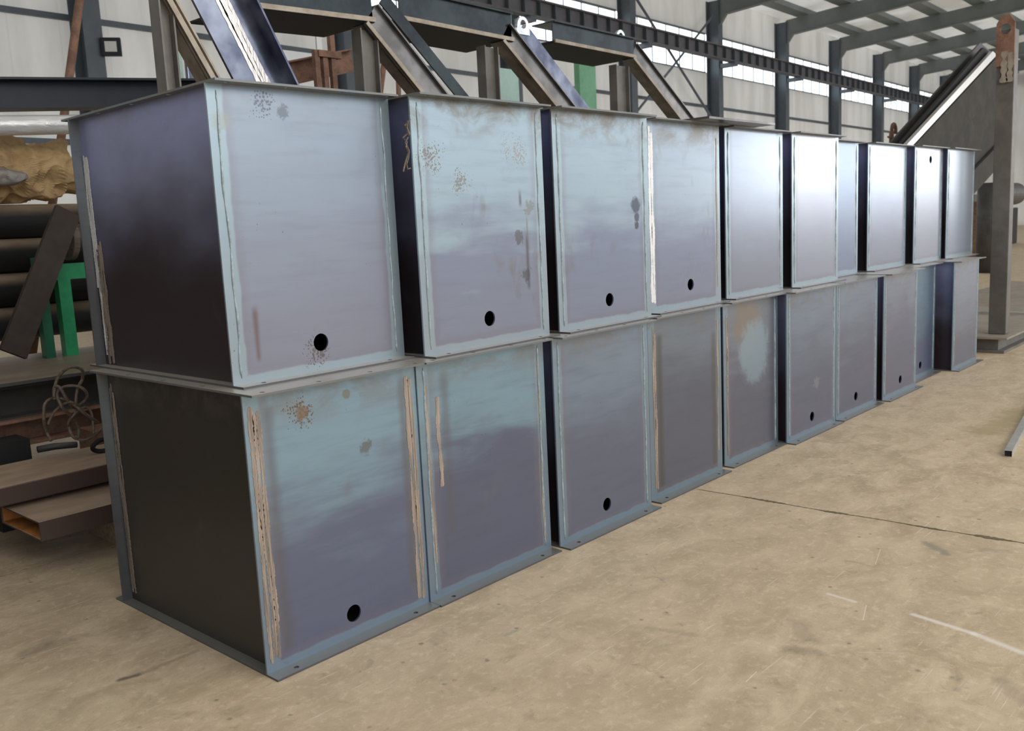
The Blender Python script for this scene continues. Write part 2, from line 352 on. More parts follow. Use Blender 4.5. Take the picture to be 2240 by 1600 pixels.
# slab joints: jagged dirt-filled seams in the concrete
random.seed(4)
def jag(p0, p1, wd, n):
    p0 = Vector(p0); p1 = Vector(p1); d = (p1-p0); u = d.normalized(); s_ = Vector((-u.y, u.x, 0)); L_ = []; R_ = []
    for i in range(n+1):
        t = i/n; c = p0+d*t; dr = noise.noise(Vector((t*9, 3, 0)))*.02
        fat = .28 + 1.5*max(0, noise.noise(Vector((t*24, 8.2, 0))))**.8
        L_.append(c + s_*(dr + wd*fat*random.uniform(.25, .9))); R_.append(c + s_*(dr - wd*fat*random.uniform(.25, .9)))
    vs = []; fs = []
    for a, b in zip(L_, R_): vs += [(a.x, a.y, .0015), (b.x, b.y, .0015)]
    for i in range(n): fs.append((2*i, 2*i+1, 2*i+3, 2*i+2))
    return MB().add(vs, fs)
a = at_z(1530, 1072, 0); b = at_z(2240, 1190, 0); d = (b-a)
struct(jag(a - d*.01, a + d*2.6, .019, 420).build('trim_1', M['joint']))
a = at_z(-200, 1320, 0); b = at_z(250, 1192, 0)
struct(jag(a, b, .004, 60).build('trim_2', M['joint']))

# back wall: low sheeting, glazed band, high sheeting
ZS, ZT, ZE = 6.9, 8.3, 9.3
wb = MB(); wb.box(-14, 66, .25, .33, 0, ZS); wb.box(-14, 66, .25, .33, ZT, 9.72)
struct(hall(wb.build('wall_back', M['wall'])))
lw = MB().box(-14.1, -14, -26, .3, 0, 13).build('wall_left', simple('dark_end_wall', (.20, .20, .20), .7)); struct(hall(lw))
fw = MB().box(66, 66.1, -26, .3, 0, 13).build('wall_far', M['wall']); struct(hall(fw))
for k in range(-2, 10):
    s0 = 6.2+6*k + .2; s1 = s0 + 5.6; m_ = MB(); g = MB()
    g.box(s0, s1, .28, .29, ZS, ZT)
    m_.box(s0, s1, .24, .34, ZS-.02, ZS+.02); m_.box(s0, s1, .24, .34, ZT-.02, ZT+.02)
    for j in range(0, 7):
        x = s0 + (s1-s0)*j/6; m_.box(x-.012, x+.012, .28, .31, ZS, ZT)
    fr_ = hall(m_.build('window_%d' % (k+3), M['column'])); struct(fr_)
    p = g.build('glazing', M['glass']); p.parent = fr_
# columns, rafters, purlins: each its own object
HW = 25.0; SL = .07
proto_c = None
for k in range(-2, 11):
    s = 6.2+6*k
    o = MB().sweep(hprof(.5, .34, .014, .02), (0, -.02, 0), (0, -.02, 9.45), up=(0, 1, 0)).build('wall_column', M['column'])
    o.location = HP(s, 0, 0); o.rotation_euler = (0, 0, WA)
    nm = ['behind the left end of the steel stack', 'behind the first rusty trestle'][k] if k in (0, 1) else None
    tag(o, 'dark grey steel column of the hall side wall, ' + (nm if nm else 'with crane beam and glazed band crossing it'), 'column', 'columns along the hall side wall')
    # rafter with haunch: bottom 8.7 at the column, rising away from the wall
    q = MB(); th = .16
    poly = [(-th/2, -.28, 8.55), (-th/2, -.55, 8.92), (-th/2, -HW, 8.92+SL*HW), (-th/2, -HW, 9.52+SL*HW), (-th/2, -.25, 9.50)]
    q.prism(poly, (th, 0, 0))
    q.prism([(-.13, -.55, 8.90), (-.13, -HW, 8.90+SL*HW), (-.13, -HW, 8.93+SL*HW), (-.13, -.55, 8.93)], (.26, 0, 0))
    o = q.build('roof_rafter', M['rafter']); o.location = HP(s, 0, 0); o.rotation_euler = (0, 0, WA)
    tag(o, 'grey painted roof rafter spanning the hall at right angles to the glazed side wall', 'roof beam', 'roof rafters')
for j in range(13):
    y = -.9 - j*1.75; z = 9.53 + SL*(-y)
    o = MB().box(-14, 66, y-.28, y+.28, z, z+.20).build('roof_purlin', M['rafter']); hall(o)
    tag(o, 'dark grey purlin running the length of the hall under pale roof sheets', 'purlin', 'roof purlins')
o = MB().add([(-14, .35, 9.74), (66, .35, 9.74), (66, -HW, 9.74+SL*HW), (-14, -HW, 9.74+SL*HW), (-14, .35, 9.77), (66, .35, 9.77), (66, -HW, 9.77+SL*HW), (-14, -HW, 9.77+SL*HW)],
             [(0,1,2,3),(4,5,6,7),(0,1,5,4),(1,2,6,5),(2,3,7,6),(3,0,4,7)]).build('ceiling', M['roof']); struct(hall(o))
# crane runway beam with stiffeners
cr = hall(empty('crane_runway_beam')); tag(cr, 'long dark crane runway beam with vertical stiffeners across the glazed band', 'beam')
MB().sweep(hprof(.46, .28, .014, .03), (-14, -.75, 7.38), (66, -.75, 7.38)).build('girder', M['crane'], cr)
st = MB()
for i in range(110):
    s = -10 + i*.68; st.box(s-.012, s+.012, -.88, -.76, 7.18, 7.58)
o = st.build('web_stiffener', M['column'], cr); o['kind'] = 'stuff'
MB().box(-14, 66, -.79, -.71, 7.61, 7.66).build('crane_rail', M['crane_red'], cr)
bk = MB()
for k in range(-2, 10): bk.box(6.2+6*k-.12, 6.2+6*k+.12, -.9, -.25, 6.98, 7.14)
for k in range(-2, 10): MB().box(6.2+6*k-.12, 6.2+6*k+.12, -.9, -.28, 7.0, 7.14).build('bracket', M['column'], cr)
# girts on the low wall
for z, lab in ((5.6, 'upper of the two thin grey girts along the pale wall sheets'), (3.4, 'lower of the two thin grey girts along the pale wall sheets')):
    o = hall(MB().box(-14, 66, .17, .25, z, z+.1).build('wall_girt', M['column'])); tag(o, lab, 'girt')
# bracing rods in the fourth bay
br = MB()
for (s0, z0, s1, z1) in ((24.4, 5.0, 30.0, 8.9), (24.4, 8.9, 30.0, 5.0)): br.tube([(s0, -.1, z0), (s1, -.1, z1)], .045, 6)
o = hall(br.build('wall_bracing', M['column'])); tag(o, 'crossed grey bracing rods in front of the glazed band behind the portal frames', 'bracing')
# flood lamp on the left column
fl = empty('flood_lamp', HP(6.45, -.38, 5.1), WA+R(-35)); tag(fl, 'small square black flood lamp with pale glass on the left wall column', 'lamp')
MB().box(-.17, .17, -.05, .05, -.16, .16).build('housing', M['navy'], fl, bevel=.01)
MB().box(-.10, .10, -.062, -.048, -.09, .09).build('lens', M['white'], fl)
MB().box(-.03, .03, .05, .25, -.03, .03).build('bracket', M['navy'], fl)

# ------------------------------------------------------------ steel cases
FO = .065; TP = .008; IN = .042
random.seed(11)
def bead(x, y, z0, z1, seed, r=.0045):
    pts = []; rr = []; n = 46
    for i in range(n+1):
        t = i/n; z = z0+(z1-z0)*t
        wv = noise.noise(Vector((seed*5.1, t*7, 0)))*.006
        rr.append(r*(.55 + .75*abs(math.sin(t*19+seed))) if 0 < i < n else r*.3); pts.append((x+wv, y, z))
    m = MB(); m.tube(pts, rr, 6); return m
def smear(x, z0, z1, wd, y, seed, lanes=2, n=64):
    rs = random.Random(seed); m = MB(); n = 150
    for k in range(lanes):
        x0 = x + (k-(lanes-1)/2)*wd/lanes*1.15; L_ = []; R_ = []
        a0 = z0+rs.uniform(0, .05); a1 = z1-rs.uniform(0, .04)
        for i in range(n+1):
            t = i/n; z = a0+(a1-a0)*t
            dr = noise.noise(Vector((seed*3+k*7, t*2.4, 1)))*.008
            h = wd/lanes*.62*(.85 + .8*noise.noise(Vector((seed+k*9, t*6, 5)))) + rs.uniform(-.0022, .0022)
            if i in (0, n): h *= .25
            h = max(h, .0012); L_.append((x0+dr-h, z)); R_.append((x0+dr+h, z))
        vs = []; fs = []
        for (a, z), (b, _) in zip(L_, R_): vs += [(a, y-.0016, z), (b, y-.0016, z), (a, y, z), (b, y, z)]
        for i in range(n):
            p = 4*i; q = p+4
            fs += [(p, p+1, q+1, q), (p, q, q+2, p+2), (p+1, p+3, q+3, q+1)]
        m.add(vs, fs)
    return m
def case(name, x, y, z, W, H, label, group, mat, hole=None, grind=(), bright=(), beads=(1, 1), rz=0.0, D=1.127, inner='inner', bh=(.06, .30, .54, .77), end_detail=False, bb=(.10, .69)):
    t = empty(name, (x, y, z), rz); tag(t, label, 'steel case', group)
    s_ = W/.80
    hp = [(0, TP), (W, TP), (W, H-TP), (0, H-TP)]
    MB().plate(hp, [hole] if hole else [], TP, lambda u, v, w_: (u, w_, v), 32).build('front_plate', mat, t)
    MB().plate(hp, [], TP, lambda u, v, w_: (u, D-TP+w_, v)).build('back_plate', M['flange'], t)
    for xx in (IN, W-IN-TP):
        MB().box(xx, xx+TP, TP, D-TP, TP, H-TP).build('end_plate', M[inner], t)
    ow_ = [(0, -FO), (W, -FO), (W, D+FO), (0, D+FO)]
    top = [(b*s_, -FO/2-.003, .010) for b in bh] + [(.024, .30, .010), (.024, .59, .010), (.024, .88, .010)]
    MB().plate(ow_, top, TP, lambda u, v, w_: (u, v, H-TP+w_), 14).build('top_plate', M['flange'], t)
    MB().plate(ow_, [(b*s_, -FO/2-.003, .010) for b in bb], TP, lambda u, v, w_: (u, v, w_), 14).build('bottom_plate', M['flange_low' if z == 0 else 'flange'], t)
    sd = hash(label) % 97 if False else int((x+z*7)*13) % 97
    if beads[0]: bead(.036, 0, .03, H-.03, sd+1).build('weld_bead', M['bead'], t, True)
    if beads[1]: bead(W-.042, 0, .03, H-.03, sd+5).build('weld_bead', M['bead'], t, True)
    for g in grind:
        smear(g[0], g[1], g[2], g[3], 0, sd+int(g[0]*100), g[4] if len(g) > 4 else 2).build('ground_seam', M['ground'], t)
    for g in bright:
        smear(g[0], g[1], g[2], g[3], 0, sd+int(g[0]*100)+3, g[4] if len(g) > 4 else 2).build('ground_seam', M['ground_glare'], t)
    return t
HL = 1.034; HU = 1.064; ZU = HL
mm = {}
rustp = (.26, .17, .11)
L = [
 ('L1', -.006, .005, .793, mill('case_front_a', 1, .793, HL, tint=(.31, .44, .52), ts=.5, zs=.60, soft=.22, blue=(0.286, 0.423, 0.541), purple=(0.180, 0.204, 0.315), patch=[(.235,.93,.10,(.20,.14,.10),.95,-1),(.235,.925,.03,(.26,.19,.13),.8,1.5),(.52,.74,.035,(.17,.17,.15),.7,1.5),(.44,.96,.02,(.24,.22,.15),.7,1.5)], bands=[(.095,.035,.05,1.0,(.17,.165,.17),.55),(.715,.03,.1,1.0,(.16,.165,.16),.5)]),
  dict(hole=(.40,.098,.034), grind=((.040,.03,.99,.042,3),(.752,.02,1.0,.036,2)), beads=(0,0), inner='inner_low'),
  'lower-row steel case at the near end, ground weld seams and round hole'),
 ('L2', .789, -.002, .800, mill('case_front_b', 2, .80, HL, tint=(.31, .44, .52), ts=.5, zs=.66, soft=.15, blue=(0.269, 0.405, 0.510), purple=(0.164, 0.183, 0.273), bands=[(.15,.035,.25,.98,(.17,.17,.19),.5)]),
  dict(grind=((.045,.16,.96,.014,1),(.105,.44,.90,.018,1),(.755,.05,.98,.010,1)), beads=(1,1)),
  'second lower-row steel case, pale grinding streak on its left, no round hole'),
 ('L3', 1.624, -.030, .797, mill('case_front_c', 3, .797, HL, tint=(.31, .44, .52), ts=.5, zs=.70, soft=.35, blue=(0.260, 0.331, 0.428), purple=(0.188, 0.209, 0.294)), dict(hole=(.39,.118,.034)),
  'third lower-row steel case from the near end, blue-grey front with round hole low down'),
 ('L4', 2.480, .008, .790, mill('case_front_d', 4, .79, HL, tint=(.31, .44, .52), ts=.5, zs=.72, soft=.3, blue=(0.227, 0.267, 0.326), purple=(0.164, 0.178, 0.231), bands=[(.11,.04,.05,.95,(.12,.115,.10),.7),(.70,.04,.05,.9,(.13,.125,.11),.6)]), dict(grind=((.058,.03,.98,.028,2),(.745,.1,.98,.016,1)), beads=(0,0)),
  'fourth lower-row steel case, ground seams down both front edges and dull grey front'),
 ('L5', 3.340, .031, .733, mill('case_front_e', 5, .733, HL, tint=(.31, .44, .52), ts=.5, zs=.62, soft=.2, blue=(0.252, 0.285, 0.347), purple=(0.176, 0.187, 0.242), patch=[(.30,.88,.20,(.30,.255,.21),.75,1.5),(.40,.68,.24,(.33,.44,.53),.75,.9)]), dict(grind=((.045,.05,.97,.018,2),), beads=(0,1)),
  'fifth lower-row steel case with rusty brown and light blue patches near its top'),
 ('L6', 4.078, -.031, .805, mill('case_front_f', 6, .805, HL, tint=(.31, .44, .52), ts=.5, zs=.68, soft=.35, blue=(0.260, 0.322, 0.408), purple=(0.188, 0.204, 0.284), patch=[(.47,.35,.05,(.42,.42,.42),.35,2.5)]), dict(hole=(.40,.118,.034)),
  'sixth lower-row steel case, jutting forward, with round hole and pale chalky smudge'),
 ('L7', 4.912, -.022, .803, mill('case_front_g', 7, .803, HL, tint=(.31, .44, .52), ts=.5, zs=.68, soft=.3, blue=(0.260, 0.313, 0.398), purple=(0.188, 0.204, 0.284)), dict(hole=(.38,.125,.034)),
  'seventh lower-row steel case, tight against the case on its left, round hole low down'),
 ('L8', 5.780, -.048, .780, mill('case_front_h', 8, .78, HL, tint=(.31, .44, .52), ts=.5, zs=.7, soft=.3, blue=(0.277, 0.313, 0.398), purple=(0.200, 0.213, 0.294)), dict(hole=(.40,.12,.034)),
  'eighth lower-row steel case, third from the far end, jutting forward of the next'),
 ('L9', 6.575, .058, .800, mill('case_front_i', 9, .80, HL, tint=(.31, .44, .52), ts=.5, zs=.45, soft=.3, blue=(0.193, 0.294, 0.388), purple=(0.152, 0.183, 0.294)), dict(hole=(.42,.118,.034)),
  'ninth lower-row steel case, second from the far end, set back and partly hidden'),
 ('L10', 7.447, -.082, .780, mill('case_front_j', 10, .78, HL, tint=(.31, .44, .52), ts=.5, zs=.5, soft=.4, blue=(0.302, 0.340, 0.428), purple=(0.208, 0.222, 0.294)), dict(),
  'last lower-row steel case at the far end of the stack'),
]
for nm, x, y, W, mt, kw, lab in L:
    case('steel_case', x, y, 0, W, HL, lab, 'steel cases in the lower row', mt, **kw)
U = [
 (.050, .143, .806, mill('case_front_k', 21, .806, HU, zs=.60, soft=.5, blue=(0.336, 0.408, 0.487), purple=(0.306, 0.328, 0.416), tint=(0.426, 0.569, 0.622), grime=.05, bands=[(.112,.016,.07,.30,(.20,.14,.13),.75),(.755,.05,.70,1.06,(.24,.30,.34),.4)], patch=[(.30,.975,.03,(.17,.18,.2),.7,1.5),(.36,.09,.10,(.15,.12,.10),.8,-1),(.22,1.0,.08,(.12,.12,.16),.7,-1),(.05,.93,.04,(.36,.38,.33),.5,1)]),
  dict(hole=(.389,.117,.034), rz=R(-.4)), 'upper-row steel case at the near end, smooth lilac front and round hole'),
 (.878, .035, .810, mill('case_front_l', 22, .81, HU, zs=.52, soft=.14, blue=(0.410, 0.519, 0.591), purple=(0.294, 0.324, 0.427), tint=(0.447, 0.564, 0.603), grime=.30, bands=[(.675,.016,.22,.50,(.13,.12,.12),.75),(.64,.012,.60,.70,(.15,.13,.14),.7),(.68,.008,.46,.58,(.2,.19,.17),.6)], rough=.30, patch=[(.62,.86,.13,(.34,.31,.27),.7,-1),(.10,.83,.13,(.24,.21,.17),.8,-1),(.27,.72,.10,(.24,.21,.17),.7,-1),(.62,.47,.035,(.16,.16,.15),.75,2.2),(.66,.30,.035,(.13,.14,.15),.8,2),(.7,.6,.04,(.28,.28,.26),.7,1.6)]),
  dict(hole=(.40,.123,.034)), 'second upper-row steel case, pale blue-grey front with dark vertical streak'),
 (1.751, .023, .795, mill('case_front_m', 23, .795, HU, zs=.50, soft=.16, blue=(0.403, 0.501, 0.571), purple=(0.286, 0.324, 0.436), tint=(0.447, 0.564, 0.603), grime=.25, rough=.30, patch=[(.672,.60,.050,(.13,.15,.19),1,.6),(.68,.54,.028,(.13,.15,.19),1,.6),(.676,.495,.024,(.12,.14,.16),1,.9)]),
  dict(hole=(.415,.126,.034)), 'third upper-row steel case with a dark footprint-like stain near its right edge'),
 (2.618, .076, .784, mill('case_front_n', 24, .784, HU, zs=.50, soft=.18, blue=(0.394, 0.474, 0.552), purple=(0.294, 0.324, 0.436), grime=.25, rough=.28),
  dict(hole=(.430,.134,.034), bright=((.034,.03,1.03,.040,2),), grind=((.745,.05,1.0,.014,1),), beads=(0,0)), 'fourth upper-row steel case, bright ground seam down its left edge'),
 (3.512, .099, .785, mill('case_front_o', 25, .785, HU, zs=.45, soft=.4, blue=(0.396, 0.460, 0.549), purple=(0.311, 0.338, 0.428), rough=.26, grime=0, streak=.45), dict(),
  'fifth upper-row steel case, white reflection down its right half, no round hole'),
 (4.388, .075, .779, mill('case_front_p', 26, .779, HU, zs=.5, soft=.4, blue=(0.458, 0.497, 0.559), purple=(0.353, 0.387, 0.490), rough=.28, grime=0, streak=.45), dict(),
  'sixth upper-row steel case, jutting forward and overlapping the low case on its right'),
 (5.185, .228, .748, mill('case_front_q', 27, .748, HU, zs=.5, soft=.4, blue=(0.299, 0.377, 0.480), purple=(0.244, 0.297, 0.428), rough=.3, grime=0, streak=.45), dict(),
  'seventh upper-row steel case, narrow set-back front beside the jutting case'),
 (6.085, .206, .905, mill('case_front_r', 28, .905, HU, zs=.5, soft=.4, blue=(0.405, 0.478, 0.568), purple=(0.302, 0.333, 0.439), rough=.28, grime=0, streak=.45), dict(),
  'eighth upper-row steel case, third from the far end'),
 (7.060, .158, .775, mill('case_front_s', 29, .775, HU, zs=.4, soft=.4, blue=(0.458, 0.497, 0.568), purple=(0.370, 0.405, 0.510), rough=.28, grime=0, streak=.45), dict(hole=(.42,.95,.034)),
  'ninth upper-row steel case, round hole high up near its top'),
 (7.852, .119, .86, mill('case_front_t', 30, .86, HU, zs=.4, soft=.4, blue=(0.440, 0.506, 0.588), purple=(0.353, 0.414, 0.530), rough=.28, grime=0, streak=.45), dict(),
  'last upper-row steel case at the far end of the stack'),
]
for x, y, W, mt, kw, lab in U:
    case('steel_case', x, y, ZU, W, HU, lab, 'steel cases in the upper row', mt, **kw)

tp_ = at_z(1600, 263, 2.1); o = MB().box(tp_.x-.25, tp_.x+.55, tp_.y, tp_.y+.5, ZU+HU, ZU+HU+.012).build('thin_plate', M['frame_grey']); tag(o, 'thin loose steel plate lying on top of the upper cases', 'steel plate')
# bright grinding on the far edge of the near end plates (bare metal strips, glare painted into the white ones), parts of their cases
def find(lab): return [o for o in bpy.data.objects if o.get('label') == lab][0]
def end_smear(parent, z0, z1, wd, mat, seed, yy):
    m = smear(yy, z0, z1, wd, 0, seed, 3, 80)
    m.v = [(IN-.0016+(-(v[1])*-1)*0 + v[1]*1.0, v[0], v[2]) for v in m.v]
    return m.build('ground_seam', mat, parent)
c1 = find(U[0][5]); end_smear(c1, .30, .93, .040, M['ground_glare'], 5, 1.092)
end_smear(c1, .05, .42, .025, M['ground_glare'], 15, 1.085)
end_smear(c1, .0, .55, .05, M['ground'], 7, 1.055)
c2 = find(L[0][6]); end_smear(c2, .03, .98, .035, M['ground'], 8, 1.09)
# tangle of tie wire caught in the gap of the second upper case
pts = [at_y(897, 262, .03), at_y(885, 275, .0), at_y(893, 290, .02), at_y(881, 302, .0), at_y(890, 310, .0), at_y(888, 322, .0), at_y(893, 335, .01), at_y(886, 358, -.005), at_y(882, 376, -.01)]
pts = [Vector((p.x, p.y, p.z)) for p in pts]
pts2 = [at_y(*p, .0) for p in ((893, 300), (886, 312), (895, 330), (893, 348), (889, 360), (892, 370), (898, 368))]
wt = MB(); wt.tube(pts, .0035, 6); wt.tube(pts2, .003, 6); wt.tube([at_y(892, 265, 0), at_y(890, 280, .01), at_y(896, 296, 0)], .005, 6)
o = wt.build('tie_wire', M['rope']); tag(o, 'twisted brown tie wire hanging in the gap left of the second upper case', 'wire')

# ------------------------------------------------------------ portal frames behind the stack
def H2(a, b, depth_px, y, th=.20, mat='frame_grey', name='beam', parent=None, fl=.012, mat2=None):
    """H beam in the plane y: a-b is its lower edge line, depth_px the section height, web faces the viewer"""
    a = Vector(a); b = Vector(b); d = (b-a).normalized(); n = Vector((-d.z, 0, d.x))
    if n.z < 0: n = -n
    h = depth_px; m = MB()
    c0 = a + n*h/2; c1 = b + n*h/2
    m.prism([a+Vector((0, .03, 0)), b+Vector((0, .03, 0)), b+n*h+Vector((0, .03, 0)), a+n*h+Vector((0, .03, 0))], (0, .012, 0))
    o = m.build('web', M[mat], parent) if False else None
    m.prism([a, b, b+n*fl, a+n*fl], (0, th, 0)); m.prism([a+n*(h-fl), b+n*(h-fl), b+n*h, a+n*h], (0, th, 0))
    m.v = [(v[0], v[1], v[2]) for v in m.v]
    return m.build(name, M[mat], parent)
def frame(y, corner, left, dl, post, lab, beam_h, mat_d='frame_grey', extra=None, lug=None, diag_h=.2):
    c = at_y(*corner, y); t = empty('portal_frame', (c.x, y, 0)); tag(t, lab, 'steel frame', 'welded steel portal frames behind the stack')
    o = Vector((c.x, y, 0)); L_ = lambda p: at_y(*p, y) - o
    if left is not None:
        a = L_(left); b = L_(corner)
        H2(a, b, beam_h, 0, .30, 'frame_dark', 'top_beam', t)
        m = MB(); m.prism([a+Vector((0, -.004, -.010)), b+Vector((0, -.004, -.010)), b+Vector((0, -.004, .022)), a+Vector((0, -.004, .022))], (0, .016, 0)); m.build('lip', M['frame_tan'], t)
        m = MB(); m.prism([a+Vector((0, .015, -.014)), b+Vector((0, .015, -.014)), b+Vector((0, .015, -.002)), a+Vector((0, .015, -.002))], (0, .58, 0)); m.build('soffit_shade', M['black'], t)  # black plate added in place of the shade under the beam
    a = L_(dl[0]); b = L_(dl[1]); d = (b-a); b = a + d*(a.z/ -d.z)*.98 if d.z < 0 else b
    H2(b, a, diag_h, 0, .15, mat_d, 'diagonal_brace', t)
    m = MB(); n = Vector((-d.z, 0, d.x)).normalized(); n = n if n.z > 0 else -n
    m.prism([a+Vector((0, -.006, 0)), b+Vector((0, -.006, 0)), b+n*.03+Vector((0, -.006, 0)), a+n*.03+Vector((0, -.006, 0))], (0, .02, 0)); m.build('lip', M['frame_tan'], t)
    if post is not None:
        p0 = L_(post[0]); p1 = L_(post[1]); wd = abs(p1.x-p0.x); cx_ = (p0.x+p1.x)/2; zt = p0.z
        MB().sweep(hprof(wd, .10, .01, .010), (cx_, .06, 0), (cx_, .06, zt), up=(1, 0, 0)).build('post', M['post_brown'], t)
    if extra:
        a = L_(extra[0]); b = L_(extra[1]); d = (b-a); b = a + d*(a.z/-d.z)*.97; h = extra[2]
        n = Vector((-d.z, 0, d.x)).normalized(); n = n if n.z > 0 else -n
        off = Vector((0, .205, 0))
        if extra[4]:
            m = MB(); m.prism([a+off, b+off, b+n*h+off, a+n*h+off], (0, .014, 0))
            m.build('cover_plate', M[extra[3]], t)
        else: 
            m = MB(); m.prism([a+off, b+off, b+n*h+off, a+n*h+off], (0, .014, 0)); m.build('cover_plate', M[extra[3]], t)
    if lug:
        p = L_(lug[0]); r = lug[1]; m = MB(); n_ = 18
        pts = [(p.x + r*math.cos(math.pi*k/n_), p.z + .01 + r*1.25*math.sin(math.pi*k/n_)) for k in range(n_+1)]
        m.plate([(p.x+r, p.z-.04)] + pts + [(p.x-r, p.z-.04)], [(p.x, p.z+.01+r*.45, r*.45)], .03, lambda u, v, w_: (u, .08+w_, v)); m.build('lifting_lug', M['chrome'], t)
    return t
# nearest frame: big bluish diagonal with bright ground weld
t0 = frame(1.85, (420, -60), None, ((350, -25), (470, 188)), ((345, -30), (378, -30)), 'nearest portal frame, broad blue sheen diagonal with bright ground weld', .2, 'frame_tan', diag_h=.06)
o0 = t0.location
def loc(p, y): v = at_y(*p, y-.1); return v - o0
m = MB(); a = loc((392, -60), 1.93); b = loc((520, 190), 1.93); dd = b-a; b = a+dd*(a.z/-dd.z)*.97
n = Vector((-dd.z, 0, dd.x)).normalized()
m.prism([a, b, b+n*.30, a+n*.30], (0, .02, 0)); m.build('side_plate', M['frame_blue'], t0)
m = MB(); a1 = a+n*.30; b1 = b+n*.30; m.prism([a1+Vector((0, -.10, 0)), b1+Vector((0, -.10, 0)), b1+Vector((0, .2, 0)), a1+Vector((0, .2, 0))], n*.012); m.build('flange_plate', M['frame_blue'], t0)
sm = smear(0, 0, (b-a).length*.98, .075, -.001, 31, 3, 90); u_ = (b-a).normalized()
sm.v = [tuple(a + u_*v[2] + n*(.165+v[0]) + Vector((0, v[1], 0))) for v in sm.v]; sm.build('ground_seam', M['ground_bright'], t0)
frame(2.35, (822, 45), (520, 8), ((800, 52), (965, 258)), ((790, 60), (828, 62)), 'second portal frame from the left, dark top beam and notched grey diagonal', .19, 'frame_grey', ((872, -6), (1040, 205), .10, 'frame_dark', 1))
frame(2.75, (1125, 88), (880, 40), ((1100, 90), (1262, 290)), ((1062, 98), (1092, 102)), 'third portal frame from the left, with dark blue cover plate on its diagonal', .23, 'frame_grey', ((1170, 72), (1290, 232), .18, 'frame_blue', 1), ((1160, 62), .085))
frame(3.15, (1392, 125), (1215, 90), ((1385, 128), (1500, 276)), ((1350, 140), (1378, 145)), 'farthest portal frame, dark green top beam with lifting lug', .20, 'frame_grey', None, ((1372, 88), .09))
o = MB(); p = at_y(1085, 22, 2.95); n_ = 18
o.plate([(p.x+.08, p.z-.05)] + [(p.x+.08*math.cos(math.pi*k/n_), p.z+.1*math.sin(math.pi*k/n_)) for k in range(n_+1)] + [(p.x-.08, p.z-.05)], [(p.x, p.z+.04, .035)], .03, lambda u, v, w_: (u, 2.80+w_, v))

# ------------------------------------------------------------ left background
def hb(name, p0, p1, h, b, mat, lab, cat, up=(0, 0, 1), group=None):
    o = MB().sweep(hprof(h, b), p0, p1, up).build(name, M[mat]); return tag(o, lab, cat, group)
# flat rectangular tube with rusty mouth on timber
rt = empty('rectangular_tube', (-.09, 2.0, .12)); tag(rt, 'flat grey-brown rectangular steel tube with orange rusty open end', 'steel tube')
m = MB(); Wt, Ht, Lt, tt = .25, .095, .93, .008
m.box(0, Lt, -Wt, Wt, 0, tt); m.box(0, Lt, -Wt, Wt, Ht-tt, Ht); m.box(0, Lt, -Wt, -Wt+tt, tt, Ht-tt); m.box(0, Lt, Wt-tt, Wt, tt, Ht-tt)
m.build('tube_wall', M['dusty_beam'], rt)
m = MB(); m.box(.005, .9, -Wt+tt, Wt-tt, tt, tt+.002); m.box(.005, .9, Wt-tt-.002, Wt-tt, tt, Ht-tt); m.build('rusty_inside', M['rust_orange'], rt)
rt.location.z = .18; rt.rotation_euler.z = R(0)
for i, (x, lab) in enumerate(((.34, 'small timber block on the floor beside the lower near case'), (.70, 'timber block under the rectangular tube behind the stack'))):
    o = MB().box(x, x+.12, 1.70 if x < .5 else 1.8, 2.27, 0, .18).build('timber_block', M['wood']); tag(o, lab, 'timber')
# second flat beam above it
o = MB().box(-2.5, 2.2, 2.10, 2.62, .30, .40).build('flat_steel_beam', M['dusty_beam'], bevel=.008); tag(o, 'flat dusty steel beam lying above the rectangular tube', 'steel beam')
for x in (-2.2, 1.4):
    o = MB().box(x, x+.3, 2.28, 2.6, 0 if x < 0 else .275, .30).build('timber_block', M['wood']); tag(o, 'timber packer under the flat dusty beam', 'timber', 'packers under the flat beam')
# steel plate bench with H beam and red channel under its front edge
o = MB().box(-3, 2.4, 2.95, 4.35, .775, .80).build('steel_bench_plate', M['bench'], bevel=.004); tag(o, 'wide grey steel plate lying like a bench top left of the stack', 'steel plate')
hb('h_beam', (-3, 3.12, .67), (2.4, 3.12, .67), .20, .24, 'girder', 'dark H beam under the front edge of the grey plate', 'steel beam')
hb('channel_beam', (-3, 3.08, .495), (2.4, 3.08, .495), .16, .28, 'rust', 'red-brown rusty beam below the dark H beam', 'steel beam')
for x in (-1.6, 1.5):
    o = MB().box(x, x+.25, 2.98, 4.3, 0, .415).build('trestle_block', M['black']); tag(o, 'black trestle block under the plate bench', 'trestle', 'trestle blocks')
    o = MB().box(x, x+.25, 3.9, 4.3, .415, .775).build('trestle_block', M['black']); tag(o, 'black trestle block under the plate bench', 'trestle', 'trestle blocks')
o = MB().box(.05, .25, 2.7, 2.9, 0, .5).build('upright_tube', M['black']); tag(o, 'short dark upright tube in the shade below the red-brown beam', 'tube')
o = MB().box(.62, .92, 2.7, 2.95, 0, .46).build('rusty_channel', M['rust']); tag(o, 'short rusty upright channel below the wire sling', 'channel')
